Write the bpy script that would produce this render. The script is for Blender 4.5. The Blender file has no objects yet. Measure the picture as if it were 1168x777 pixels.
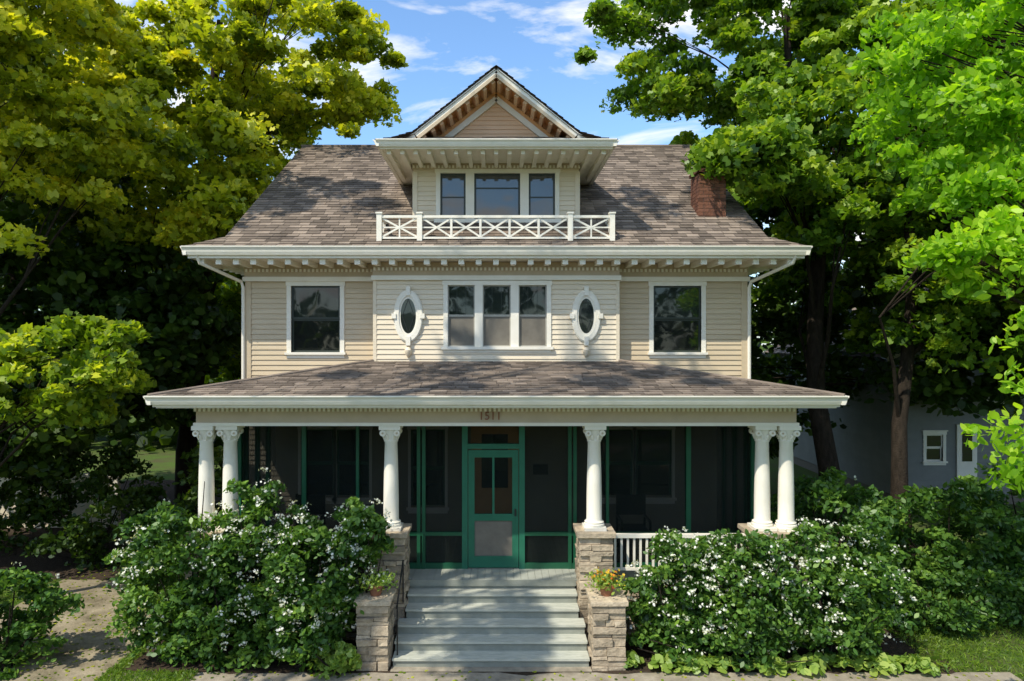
import bpy, math, random
import numpy as np
from mathutils import Vector
random.seed(7); rng=np.random.default_rng(7)
scene=bpy.context.scene; COL=scene.collection

# ------------------------------------------------------------ materials
def new_mat(name):
    m=bpy.data.materials.new(name); m.use_nodes=True
    nt=m.node_tree; b=nt.nodes['Principled BSDF']; return m,nt,b
def paint(name,c1,c2=None,rough=.6,scale=3,bump=.0,bscale=40,tint=0,detail=6,spec=.4,stretch=(1,1,1)):
    m,nt,b=new_mat(name); N=nt.nodes; L=nt.links
    tc=N.new('ShaderNodeTexCoord'); mp=N.new('ShaderNodeMapping'); mp.inputs['Scale'].default_value=stretch
    L.new(tc.outputs['Object'],mp.inputs['Vector'])
    no=N.new('ShaderNodeTexNoise'); no.inputs['Scale'].default_value=scale; no.inputs['Detail'].default_value=detail
    no.inputs['Roughness'].default_value=.65
    L.new(mp.outputs[0],no.inputs['Vector'])
    r=N.new('ShaderNodeValToRGB'); r.color_ramp.elements[0].position=.3; r.color_ramp.elements[1].position=.7
    c2=c2 or tuple(x*.82 for x in c1)
    r.color_ramp.elements[0].color=(*c2,1); r.color_ramp.elements[1].color=(*c1,1)
    L.new(no.outputs['Fac'],r.inputs['Fac']); out=r.outputs['Color']
    if tint:
        a=N.new('ShaderNodeAttribute'); a.attribute_name='tint'
        mr=N.new('ShaderNodeMapRange'); mr.inputs['To Min'].default_value=1-tint; mr.inputs['To Max'].default_value=1+tint
        L.new(a.outputs['Fac'],mr.inputs['Value'])
        mx=N.new('ShaderNodeVectorMath'); mx.operation='SCALE'
        L.new(out,mx.inputs[0]); L.new(mr.outputs[0],mx.inputs['Scale']); out=mx.outputs[0]
    L.new(out,b.inputs['Base Color']); b.inputs['Roughness'].default_value=rough
    b.inputs['Specular IOR Level'].default_value=spec
    if bump:
        n2=N.new('ShaderNodeTexNoise'); n2.inputs['Scale'].default_value=bscale; n2.inputs['Detail'].default_value=5
        L.new(tc.outputs['Object'],n2.inputs['Vector'])
        bp=N.new('ShaderNodeBump'); bp.inputs['Strength'].default_value=bump; bp.inputs['Distance'].default_value=.02
        L.new(n2.outputs['Fac'],bp.inputs['Height']); L.new(bp.outputs[0],b.inputs['Normal'])
    return m
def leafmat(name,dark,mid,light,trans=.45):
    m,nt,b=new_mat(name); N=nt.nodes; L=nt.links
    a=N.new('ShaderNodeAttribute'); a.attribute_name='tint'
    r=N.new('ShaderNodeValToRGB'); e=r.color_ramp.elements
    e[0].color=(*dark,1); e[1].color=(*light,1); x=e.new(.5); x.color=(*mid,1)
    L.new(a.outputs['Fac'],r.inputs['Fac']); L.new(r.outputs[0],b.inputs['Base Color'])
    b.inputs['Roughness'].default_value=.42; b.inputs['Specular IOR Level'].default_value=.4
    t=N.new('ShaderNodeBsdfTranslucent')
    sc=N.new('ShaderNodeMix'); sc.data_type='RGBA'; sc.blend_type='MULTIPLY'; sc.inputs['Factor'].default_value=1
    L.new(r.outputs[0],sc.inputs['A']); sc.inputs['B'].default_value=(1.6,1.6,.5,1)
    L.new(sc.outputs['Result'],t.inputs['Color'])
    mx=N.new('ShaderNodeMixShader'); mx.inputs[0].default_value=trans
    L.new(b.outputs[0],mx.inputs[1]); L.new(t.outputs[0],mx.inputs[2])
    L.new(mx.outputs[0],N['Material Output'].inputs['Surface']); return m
def glassmat(name,c=(.012,.014,.013),wav=.012,spec=.6):
    m,nt,b=new_mat(name); N=nt.nodes; L=nt.links
    b.inputs['Base Color'].default_value=(*c,1); b.inputs['Roughness'].default_value=.03
    b.inputs['Specular IOR Level'].default_value=spec
    tc=N.new('ShaderNodeTexCoord'); no=N.new('ShaderNodeTexNoise'); no.inputs['Scale'].default_value=1.8; no.inputs['Detail'].default_value=1
    L.new(tc.outputs['Object'],no.inputs['Vector'])
    bp=N.new('ShaderNodeBump'); bp.inputs['Strength'].default_value=wav; bp.inputs['Distance'].default_value=.3
    L.new(no.outputs['Fac'],bp.inputs['Height']); L.new(bp.outputs[0],b.inputs['Normal']); return m
def screenmat(name,op=.5,c=(.012,.015,.013)):
    m,nt,b=new_mat(name); N=nt.nodes; L=nt.links
    b.inputs['Base Color'].default_value=(*c,1); b.inputs['Roughness'].default_value=.8; b.inputs['Specular IOR Level'].default_value=.1
    t=N.new('ShaderNodeBsdfTransparent'); mx=N.new('ShaderNodeMixShader'); mx.inputs[0].default_value=op
    L.new(t.outputs[0],mx.inputs[1]); L.new(b.outputs[0],mx.inputs[2]); L.new(mx.outputs[0],N['Material Output'].inputs['Surface']); return m

M={}
M['siding']=paint('beige_siding',(.60,.485,.325),(.53,.425,.28),.55,1.5,.15,60,tint=.035,stretch=(1,1,6))
M['siding2']=paint('cream_siding',(.76,.655,.49),(.69,.59,.435),.55,1.5,.15,60,tint=.03,stretch=(1,1,6))
M['white']=paint('cream_white_paint',(.85,.80,.69),(.78,.73,.61),.45,4,.08,50)
M['tan']=paint('tan_trim_paint',(.56,.445,.30),(.49,.385,.26),.5,4,.08,50)
M['wood']=paint('orange_lit_wood',(.80,.42,.17),(.66,.34,.13),.5,6,.1,30)  # wood with the gable's warm bounce light mixed into its orange
M['peach']=paint('peach_lit_gable',(.80,.53,.33),(.73,.48,.29),.55,3,.1,50)  # tan gable boards pushed to peach for the orange bounced light
M['shingle']=paint('asphalt_shingles',(.27,.215,.168),(.14,.11,.088),.9,1.6,.5,90,tint=.42,spec=.2,detail=10)
M['glass']=glassmat('window_glass',spec=.7)
M['glassd']=glassmat('dormer_glass',(.05,.06,.065),.02,1.0)  # base colour lifted to grey-blue to stand in for reflected sky
M['glass2']=glassmat('stained_glass',(.018,.024,.022),.02)
M['mesh']=paint('insect_screen',(.19,.17,.135),(.14,.125,.10),.7,5,0)
M['screen']=screenmat('porch_screen',.42,(.012,.017,.014))
M['green']=paint('dark_green_paint',(.014,.105,.05),(.011,.08,.038),.4,4,.05,50)
M['teal']=paint('teal_green_paint',(.022,.155,.09),(.018,.125,.073),.4,4,.05,50)
M['sash']=paint('dark_sash_paint',(.035,.045,.035),None,.4,4)
M['gsash']=paint('grey_sash_paint',(.42,.40,.34),None,.45,4)
M['stone']=paint('rubble_limestone',(.50,.41,.29),(.28,.225,.16),.9,9,.8,25,tint=.28,spec=.2)
M['mortar']=paint('mortar',(.18,.155,.12),None,.95,9,.4,30)
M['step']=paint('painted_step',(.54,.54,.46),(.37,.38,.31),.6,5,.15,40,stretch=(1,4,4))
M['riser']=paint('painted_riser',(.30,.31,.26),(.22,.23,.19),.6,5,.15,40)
M['deck']=paint('porch_deck',(.40,.41,.35),(.32,.33,.28),.6,5,.1,40)
M['brick']=paint('brown_brick',(.20,.085,.05),(.10,.05,.035),.9,8,.5,40,tint=.35,spec=.2)
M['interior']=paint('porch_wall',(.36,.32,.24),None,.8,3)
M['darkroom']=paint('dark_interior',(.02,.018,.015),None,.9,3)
M['bark']=paint('tree_bark',(.05,.038,.028),(.02,.016,.012),.95,14,1.0,30,stretch=(1,1,.3),spec=.1)
M['metal']=paint('black_metal',(.02,.02,.02),None,.4,4)
M['terracotta']=paint('terracotta_pot',(.30,.13,.07),None,.8,5)
M['greysiding']=paint('grey_siding',(.20,.205,.19),(.16,.165,.15),.6,2,.1,40,tint=.03)
M['leafY']=leafmat('maple_leaf_yellow',(.08,.14,.010),(.40,.45,.022),(.85,.76,.06),.42)
M['leafM']=leafmat('maple_leaf_mid',(.05,.11,.010),(.23,.33,.02),(.58,.60,.045),.45)
M['leafG']=leafmat('maple_leaf_green',(.04,.095,.010),(.15,.27,.02),(.42,.51,.045),.45)
M['leafD']=leafmat('dark_leaf',(.02,.045,.008),(.05,.10,.012),(.12,.19,.022),.35)
M['leafB']=leafmat('bright_leaf',(.10,.23,.012),(.24,.44,.02),(.48,.66,.045),.55)
M['leafS']=leafmat('shrub_leaf',(.024,.07,.014),(.07,.16,.024),(.20,.33,.045),.32)
M['leafH']=leafmat('hosta_leaf',(.14,.25,.04),(.24,.36,.06),(.38,.48,.10),.4)
M['petal']=leafmat('white_petal',(.65,.65,.55),(.78,.78,.7),(.86,.86,.8),.25)
M['petalY']=leafmat('orange_petal',(.6,.1,.02),(.75,.4,.03),(.8,.6,.05),.25)
M['blade']=leafmat('grass_blade',(.07,.14,.015),(.14,.24,.025),(.24,.34,.035),.4)

# ------------------------------------------------------------ mesh utils
def empty(name,loc=(0,0,0)):
    o=bpy.data.objects.new(name,None); COL.objects.link(o); o.location=loc; return o
def obj(name,me,parent=None):
    o=bpy.data.objects.new(name,me); COL.objects.link(o)
    if parent: o.parent=parent
    return o
class Geo:
    def __init__(s): s.d={}
    def g(s,part,mat): return s.d.setdefault((part,mat),([],[],[],[False]))
    def add(s,part,mat,vs,fs,t=None,smooth=False):
        V,F,T,S=s.g(part,mat); b=len(V); V.extend(tuple(v) for v in vs)
        t=random.random() if t is None else t
        for f in fs: F.append(tuple(i+b for i in f)); T.append(t)
        if smooth: S[0]=True
    def box(s,part,mat,x0,x1,y0,y1,z0,z1,t=None,j=0):
        if x0>x1:x0,x1=x1,x0
        vs=[(x,y,z) for z in (z0,z1) for x,y in ((x0,y0),(x1,y0),(x1,y1),(x0,y1))]
        if j: vs=[(a+random.uniform(-j,j),b+random.uniform(-j,j),c+random.uniform(-j,j)*.6) for a,b,c in vs]
        s.add(part,mat,vs,[(0,3,2,1),(4,5,6,7),(0,1,5,4),(1,2,6,5),(2,3,7,6),(3,0,4,7)],t)
    def prism(s,part,mat,poly,y0,y1,t=None):
        n=len(poly); vs=[(x,y0,z) for x,z in poly]+[(x,y1,z) for x,z in poly]
        s.add(part,mat,vs,[tuple(range(n)),tuple(range(2*n-1,n-1,-1))]+[(i,i+n,(i+1)%n+n,(i+1)%n) for i in range(n)],t)
    def tube(s,part,mat,pts,rs,n=8,t=.5,caps=True):
        pts=[Vector(p) for p in pts]; vs=[]; fs=[]
        for i,p in enumerate(pts):
            d=(pts[min(i+1,len(pts)-1)]-pts[max(i-1,0)]).normalized()
            a=d.cross(Vector((0.3,1,0.1)) if abs(d.y)<.9 else Vector((1,0,0))).normalized(); b=d.cross(a)
            for k in range(n):
                w=2*math.pi*k/n; vs.append(p+(a*math.cos(w)+b*math.sin(w))*rs[i])
        for i in range(len(pts)-1):
            for k in range(n): fs.append((i*n+k,i*n+(k+1)%n,(i+1)*n+(k+1)%n,(i+1)*n+k))
        if caps: fs.append(tuple(range(n))[::-1]); fs.append(tuple((len(pts)-1)*n+k for k in range(n)))
        s.add(part,mat,vs,fs,t,n>=8)
    def beam(s,part,mat,a,b,w,h,t=None):
        a=Vector(a);b=Vector(b); d=(b-a).normalized(); up=Vector((0,0,1)) if abs(d.z)<.95 else Vector((1,0,0))
        sd=d.cross(up).normalized()*w/2; u=sd.cross(d).normalized()*h/2
        vs=[p+q for p in (a,b) for q in (sd+u,-sd+u,-sd-u,sd-u)]
        s.add(part,mat,vs,[(0,1,2,3),(7,6,5,4),(0,4,5,1),(1,5,6,2),(2,6,7,3),(3,7,4,0)],t)
    def finish(s,parent):
        for (part,mat),(V,F,T,S) in s.d.items():
            me=bpy.data.meshes.new(part); me.from_pydata(V,[],F); me.materials.append(M[mat])
            at=me.attributes.new('tint','FLOAT','FACE'); at.data.foreach_set('value',np.array(T,dtype=np.float32))
            if S[0]:
                me.shade_smooth()
                try: me.set_sharp_from_angle(angle=math.radians(40))
                except Exception: pass
            me.update(); obj(part,me,parent)

def siding(G,part,mat,O,u,n,width,z0,z1,holes=(),exp=.105,topf=None):
    z=z0; O=Vector((*O,0)); u=Vector((*u,0)); n=Vector((*n,0))
    while z<z1-1e-4:
        zt=min(z+exp,z1); zc=(z+zt)/2
        segs=[(0,width)]
        if topf: segs=[topf(zc)]
        for h in holes:
            if h[2]-.01<zc<h[3]+.01:
                ns=[]
                for a,b in segs:
                    if h[1]<=a or h[0]>=b: ns.append((a,b)); continue
                    if h[0]>a: ns.append((a,h[0]))
                    if h[1]<b: ns.append((h[1],b))
                segs=ns
        for a,b in segs:
            if b-a<.01: continue
            cuts=[a]; c=a+random.uniform(1.0,3.2)
            while c<b-.5: cuts.append(c); c+=random.uniform(1.5,3.4)
            cuts.append(b)
            for p,q in zip(cuts[:-1],cuts[1:]):
                P=O+u*p;Q=O+u*q; f0=n*.022; f1=n*.003; bk=-n*.08
                V=[P+f0,Q+f0,Q+f1,P+f1,P+bk,Q+bk,Q+bk,P+bk]; Z=[z,z,zt,zt,z,z,zt,zt]
                V=[(v.x,v.y,zz) for v,zz in zip(V,Z)]
                G.add(part,mat,V,[(0,1,2,3),(0,4,5,1),(4,7,6,5),(3,2,6,7),(0,3,7,4),(1,5,6,2)])
        z=zt

def shingle(G,part,A,B,C,D,exp=.15,tab=.27,mat='shingle'):
    A,B,C,D=[Vector(p) for p in (A,B,C,D)]
    U=(B-A).normalized(); W=(D-A); W=(W-U*W.dot(U)); H=W.length; W.normalize(); N=U.cross(W).normalized()
    if N.z<0: N=-N
    rows=max(1,round(H/exp))
    def lim(h):
        t=h/H; L=A.lerp(D,t); R=B.lerp(C,t); return (L-A).dot(U),(R-A).dot(U)
    for i in range(rows):
        h0=H*i/rows; h1=H*(i+1)/rows; l0,r0=lim(h0); l1,r1=lim(h1)
        x=min(l0,l1)-random.random()*tab
        while x<max(r0,r1):
            xe=x+tab*random.uniform(.75,1.2)
            cl=lambda v,a,b:max(a,min(b,v))
            a0,b0=cl(x+.004,l0,r0),cl(xe-.004,l0,r0); a1,b1=cl(x+.004,l1,r1),cl(xe-.004,l1,r1)
            if b0-a0>.003 or b1-a1>.003:
                lift=.014+random.random()*.010; P=A+W*h0; Q=A+W*(h1+.004)
                vs=[P+U*a0+N*lift,P+U*b0+N*lift,Q+U*b1+N*.004,Q+U*a1+N*.004,P+U*a0-N*.005,P+U*b0-N*.005]
                G.add(part,mat,vs,[(0,1,2,3),(4,5,1,0)],random.random()**1.2)
            x=xe
    G.add(part+'_deck',mat,[A-N*.004,B-N*.004,C-N*.004,D-N*.004],[(0,1,2,3)],.1)
    G.add(part+'_deck',mat,[A-N*.05,B-N*.05,C-N*.05,D-N*.05],[(3,2,1,0)],.1)

def window(G,x0,x1,z0,z1,y,low='glass',up='glass',cas=.09,head=True,split=.5,sm='white',cm='white'):
    c=cas; pn='window'
    G.box(pn+'_casing',cm,x0-c,x0,y-.035,y+.05,z0,z1)
    G.box(pn+'_casing',cm,x1,x1+c,y-.035,y+.05,z0,z1)
    G.box(pn+'_casing',cm,x0-c-.015,x1+c+.015,y-.042,y+.05,z1,z1+c*1.1)
    if head: G.box(pn+'_casing',cm,x0-c-.04,x1+c+.04,y-.07,y+.04,z1+c*1.1,z1+c*1.1+.03)
    G.box(pn+'_casing',cm,x0-c-.03,x1+c+.03,y-.075,y+.05,z0-.05,z0)
    G.box(pn+'_casing',cm,x0-c,x1+c,y-.03,y+.05,z0-.12,z0-.05)
    zm=z0+(z1-z0)*split; s=.038
    def sash(a,b,p,q,yy,m):
        G.box(pn+'_sash',sm,a,a+s,yy,yy+.03,p,q); G.box(pn+'_sash',sm,b-s,b,yy,yy+.03,p,q)
        G.box(pn+'_sash',sm,a+s,b-s,yy+.001,yy+.029,q-s,q); G.box(pn+'_sash',sm,a+s,b-s,yy+.001,yy+.029,p,p+s)
        G.box(pn+'_pane',m,a+s,b-s,yy+.014,yy+.02,p+s,q-s)
    sash(x0,x1,zm-.0,z1,y+.01,up); sash(x0,x1,z0,zm,y+.045,low)
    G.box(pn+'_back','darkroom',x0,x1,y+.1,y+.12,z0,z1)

def stones(G,part,x0,x1,y0,y1,z0,z1,bw=.26):
    G.box(part+'_core','mortar',x0+.03,x1-.03,y0+.03,y1-.03,z0,z1-.02)
    z=z0
    while z<z1-.02:
        h=min(random.choice([.06,.08,.1,.14]),z1-z)
        if z1-z-h<.05: h=z1-z
        for (a0,a1,b0,b1,ax) in ((x0,x1,y0,y0+.12,0),(x0,x1,y1-.12,y1,0),(x0,x0+.12,y0+.12,y1-.12,1),(x1-.12,x1,y0+.12,y1-.12,1)):
            s0,s1=(a0,a1) if ax==0 else (b0,b1)
            if s1-s0<.03: continue
            n=max(1,round((s1-s0)/bw+random.uniform(-.8,.8))); c=sorted([s0+(s1-s0)*(k+random.uniform(-.3,.3))/n for k in range(1,n)])
            c=[s0]+c+[s1]
            for p,q in zip(c[:-1],c[1:]):
                o=random.uniform(-.025,.03)
                if ax==0: G.box(part,'stone',p+.006,q-.006,b0-(o if b0==y0 else 0),b1+(o if b1==y1 else 0),z+.006,z+h-.006,None,.011)
                else: G.box(part,'stone',a0-(o if a0==x0 else 0),a1+(o if a1==x1 else 0),p+.004,q-.004,z+.006,z+h-.006,None,.009)
        z+=h

# ------------------------------------------------------------ HOUSE
house=empty('clapboard_house'); G=Geo()
WY=14.0; BY=13.7; HX=5.12
lw=(-4.2,-3.2,4.68,6.04); rw=(3.22,4.2,4.68,6.04)
def lh(w,ox,pad=.0): return (w[0]-ox-pad,w[1]-ox+pad,w[2],w[3])
siding(G,'upper_wall','siding',(-HX,WY),(1,0),(0,-1),HX-2.45,4.0,6.14,[lh(lw,-HX)])
siding(G,'upper_wall','siding',(2.45,WY),(1,0),(0,-1),HX-2.45,4.0,6.14,[lh(rw,2.45)])
window(G,*lw,WY,low='glass',up='glass2',sm='sash'); window(G,*rw,WY,low='glass',up='glass2',sm='sash')
for s in (-1,1):
    G.box('corner_board','siding',s*(HX-.10),s*(HX+.02),WY-.03,WY+.12,4.0,6.14)
    siding(G,'side_wall','siding',(s*HX,WY if s<0 else 24.0),(0,1) if s<0 else (0,-1),(s,0),10.0,.4,6.14,[])
    G.box('frieze','tan',s*2.47,s*(HX+.03),WY-.04,WY+.05,6.22,6.49)
    G.box('frieze_band','white',s*2.47,s*(HX+.06),WY-.075,WY+.05,6.13,6.22)
    G.box('frieze','tan',s*(HX-.02),s*(HX+.03),WY+.05,24.0,6.22,6.49)
    G.box('frieze_band','white',s*(HX-.02),s*(HX+.06),WY+.05,24.0,6.13,6.22)
G.box('back_wall','siding',-HX,HX,23.9,24,0.4,6.5)
bw=[(-.97,-.43),(-.27,.29),(.45,1.01)]; bz0,bz1=4.80,6.03
siding(G,'bay_wall','siding2',(-2.45,BY),(1,0),(0,-1),4.9,4.45,6.14,[(bw[0][0]+2.45,bw[2][1]+2.45,bz0,bz1)],exp=.1)
for s in (-1,1):
    G.box('bay_corner','siding2',s*2.40,s*2.47,BY-.025,WY,4.3,6.14)
G.box('frieze','tan',-2.47,2.47,BY-.04,WY,6.22,6.49); G.box('frieze_band','white',-2.5,2.5,BY-.075,WY-.08,6.13,6.22)
G.box('bay_base','white',-2.47,2.47,BY-.05,BY+.1,4.44,4.50)
for i,(a,b) in enumerate(bw):
    zm=5.42; yy=BY
    for p,q,m in ((bz0,zm,'mesh'),(zm,bz1,'glass2')):
        s=.022; sm='gsash'
        G.box('bay_sash',sm,a,a+s,yy+.01,yy+.04,p,q);G.box('bay_sash',sm,b-s,b,yy+.01,yy+.04,p,q)
        G.box('bay_sash',sm,a+s,b-s,yy+.012,yy+.038,q-s,q);G.box('bay_sash',sm,a+s,b-s,yy+.012,yy+.038,p,p+s)
        G.box('bay_pane',m,a+s,b-s,yy+.024,yy+.03,p+s,q-s)
    for k in (1,2): G.box('bay_muntin','sash',a+(b-a)*k/3-.004,a+(b-a)*k/3+.004,yy+.018,yy+.023,zm+.02,bz1-.02)
for a,b in ((-1.06,-.97),(-.43,-.27),(.29,.45),(1.01,1.10)): G.box('bay_casing','white',a,b,BY-.04,BY+.05,bz0,bz1)
G.box('bay_casing','white',-1.08,1.12,BY-.045,BY+.05,bz1,bz1+.09)
G.box('bay_casing','white',-1.10,1.14,BY-.085,BY+.05,bz0-.06,bz0); G.box('bay_casing','white',-1.06,1.10,BY-.03,BY+.04,bz0-.12,bz0-.06)
def oval(cx,cz,y):
    n=40
    def ring(r1,r2,y0,y1,mat,part):
        vs=[];fs=[]
        for k in range(n):
            w=2*math.pi*k/n; c,s=math.cos(w),math.sin(w)
            vs+= [(cx+r1[0]*c,y0,cz+r1[1]*s),(cx+r2[0]*c,y0,cz+r2[1]*s),(cx+r1[0]*c,y1,cz+r1[1]*s),(cx+r2[0]*c,y1,cz+r2[1]*s)]
        for k in range(n):
            a=4*k;b=4*((k+1)%n); fs+=[(a,b,b+1,a+1),(a+1,b+1,b+3,a+3),(a+2,b+2,b,a)]
        G.add(part,mat,vs,fs,.5)
    ring((.19,.40),(.275,.50),y-.06,y,'white','oval_frame'); ring((.155,.35),(.19,.40),y-.04,y,'white','oval_frame')
    ring((.275,.50),(.295,.525),y-.035,y,'white','oval_frame')
    G.add('oval_pane','glass2',[(cx+.16*math.cos(2*math.pi*k/n),y-.022,cz+.355*math.sin(2*math.pi*k/n)) for k in range(n)],[tuple(range(n))],.5)
    for dx,dz,w,h in ((0,.50,.045,.09),(0,-.50,.045,.09),(.285,0,.045,.05),(-.285,0,.045,.05)):
        G.box('oval_keystone','white',cx+dx-w,cx+dx+w,y-.085,y,cz+dz-h,cz+dz+h)
    for a,b in (((-.12,0),(.0,.34)),((.12,0),(0,.34)),((-.12,0),(0,-.34)),((.12,0),(0,-.34))):
        G.beam('oval_lead','metal',(cx+a[0],y-.026,cz+a[1]),(cx+b[0],y-.026,cz+b[1]),.008,.010)
    G.tube('oval_drop','siding2',[(cx,y-.03,cz-.64),(cx,y-.05,cz-.69),(cx,y-.05,cz-.76),(cx,y-.04,cz-.82)],[.05,.075,.06,.015],10)
oval(-1.76,5.41,BY-.012); oval(1.80,5.41,BY-.012)
# main cornice
G.box('soffit','white',-5.9,5.9,13.12,24.9,6.50,6.53)
G.box('fascia','white',-5.92,5.92,13.10,13.14,6.50,6.70)
for s in (-1,1): G.box('fascia','white',s*5.88,s*5.92,13.14,24.9,6.50,6.70)
def gutter(x0,x1,y,z0,z1,part='gutter',rev=1):
    pr=[(y,z0),(y-.05*rev,z0),(y-.075*rev,z0+(z1-z0)*.35),(y-.085*rev,z0+(z1-z0)*.6),(y-.115*rev,z1-.02),(y-.115*rev,z1),(y-.10*rev,z1),(y-.09*rev,z1-.02),(y,z1-.03)]
    n=len(pr); vs=[(x0,a,b) for a,b in pr]+[(x1,a,b) for a,b in pr]
    G.add(part,'white',vs,[tuple(range(n)),tuple(range(2*n-1,n-1,-1))]+[(i,(i+1)%n,(i+1)%n+n,i+n) for i in range(n)],.5)
def gutter_s(y0,y1,x,z0,z1,s,part='gutter'):
    pr=[(0,z0),(.05,z0),(.075,z0+(z1-z0)*.35),(.085,z0+(z1-z0)*.6),(.115,z1-.02),(.115,z1),(.09,z1-.02),(0,z1-.03)]
    n=len(pr); vs=[(x+s*a,y0,b) for a,b in pr]+[(x+s*a,y1,b) for a,b in pr]
    G.add(part,'white',vs,[tuple(range(n)),tuple(range(2*n-1,n-1,-1))]+[(i,(i+1)%n,(i+1)%n+n,i+n) for i in range(n)],.5)
gutter(-6.0,6.0,13.10,6.555,6.725)
for s in (-1,1): gutter_s(13.02,24.9,s*5.92,6.555,6.725,s)
x=-5.7
while x<5.72:
    yb=BY if abs(x)<2.5 else WY
    if abs(x)>HX+.03: yb=WY+.2
    G.box('modillion','white',x-.045,x+.045,13.22,yb-.045,6.405,6.499)
    G.box('modillion','white',x-.055,x+.055,13.18,13.26,6.39,6.498)
    x+=.335
for s in (-1,1):
    yy=14.2
    while yy<24: G.box('modillion','white',s*5.2,s*5.8,yy-.045,yy+.045,6.405,6.499); yy+=.335
def dentils(x0,x1,y,z0,z1,step=.085,mat='white'):
    x=x0
    while x<x1: G.box('dentils',mat,x,x+step*.5,y-.035,y,z0,z1); x+=step
dentils(-2.45,2.45,BY-.041,6.32,6.38); dentils(-HX,-2.52,WY-.041,6.32,6.38); dentils(2.52,HX,WY-.041,6.32,6.38)
# main roof
for s in (1,-1):
    Y=lambda y: y if s==1 else 38.0-y
    shingle(G,'main_roof',(-5.98,Y(13.03),6.71),(5.98,Y(13.03),6.71),(5.4,Y(13.6),6.98),(-5.4,Y(13.6),6.98))
    shingle(G,'main_roof',(-5.4,Y(13.6),6.98),(5.4,Y(13.6),6.98),(5.4,19.0,10.3),(-5.4,19.0,10.3))
for s in (-1,1):
    shingle(G,'main_roof',(s*5.98,13.03,6.71),(s*5.98,24.97,6.71),(s*5.4,24.4,6.98),(s*5.4,13.6,6.98))
    G.add('main_roof_return','shingle',[(s*5.4,13.6,6.98),(s*5.4,24.4,6.98),(s*5.1,24.2,7.02),(s*5.1,13.8,7.02)],[(0,1,2,3)],.3)
    siding(G,'gable_wall','siding',(s*HX,13.7),(0,1),(s,0),10.6,6.9,10.1,topf=lambda z:(max(0,(z-6.9)/.615),10.6-max(0,(z-6.9)/.615)))
    for q in (1,-1):
        Yq=lambda y: y if q==1 else 38.0-y
        G.beam('rake_board','white',(s*5.37,Yq(13.75),6.86),(s*5.37,19.0,10.12),.04,.16)
G.tube('ridge_cap','shingle',[(-5.42,19,10.31),(5.42,19,10.31)],[.06,.06],8,.3)
# dormer
DY=14.3
siding(G,'dormer_wall','siding2',(-1.73,DY),(1,0),(0,-1),3.46,6.95,8.62,[(-1.22+1.73,1.28+1.73,7.44,8.42)],exp=.1)
for s in (-1,1):
    siding(G,'dormer_cheek','siding',(s*1.73,DY if s<0 else 18.5),(0,1 if s<0 else -1),(s,0),4.2,7.0,8.62,exp=.1)
    G.box('dormer_corner','siding2',s*1.65,s*1.75,DY-.03,DY+.1,6.95,8.45)
for (a,b) in ((-1.17,-.64),(-.46,.50),(.68,1.23)):
    s=.04; sm='sash'; p,q=7.46,8.42
    G.box('dormer_sash',sm,a,a+s,DY+.01,DY+.04,p,q);G.box('dormer_sash',sm,b-s,b,DY+.01,DY+.04,p,q)
    G.box('dormer_sash',sm,a+s,b-s,DY+.012,DY+.038,q-s,q);G.box('dormer_sash',sm,a+s,b-s,DY+.012,DY+.038,p,p+s)
    if b-a<.7: G.box('dormer_sash',sm,a+s,b-s,DY+.008,DY+.036,7.91,7.935)
    else: G.box('dormer_sash',sm,a+s,b-s,DY+.008,DY+.036,8.10,8.125)
    G.box('dormer_pane','glassd',a+s,b-s,DY+.024,DY+.03,p+s,q-s)
for a,b in ((-1.26,-1.17),(-.64,-.46),(.50,.68),(1.23,1.32)): G.box('dormer_casing','white',a,b,DY-.04,DY+.05,7.46,8.42)
G.box('dormer_casing','white',-1.28,1.34,DY-.05,DY+.05,8.42,8.50)
G.box('dormer_casing','white',-1.30,1.36,DY-.07,DY+.05,7.38,7.46)
G.box('dormer_frieze','tan',-1.75,1.75,DY-.045,DY+.05,8.50,8.62)
dentils(-1.74,1.72,DY-.046,8.52,8.57,.075)
G.box('dormer_soffit','white',-2.22,2.22,13.12,17.8,8.62,8.65)
G.box('dormer_fascia','white',-2.24,2.24,13.10,13.13,8.60,8.75)
gutter(-2.30,2.30,13.10,8.63,8.765,'dormer_gutter')
for s in (-1,1):
    G.box('dormer_fascia','white',s*2.20,s*2.24,13.13,17.5,8.60,8.75); gutter_s(13.02,17.4,s*2.24,8.63,8.765,s,'dormer_gutter')
x=-2.08
while x<2.12:
    G.box('dormer_bracket','white',x-.04,x+.04,13.22,(DY-.05) if abs(x)<1.76 else 15.5,8.53,8.619)
    x+=.26
prof=[(2.32,8.755),(2.0,8.80),(1.62,8.98),(0,10.27)]
GY0=13.26
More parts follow.
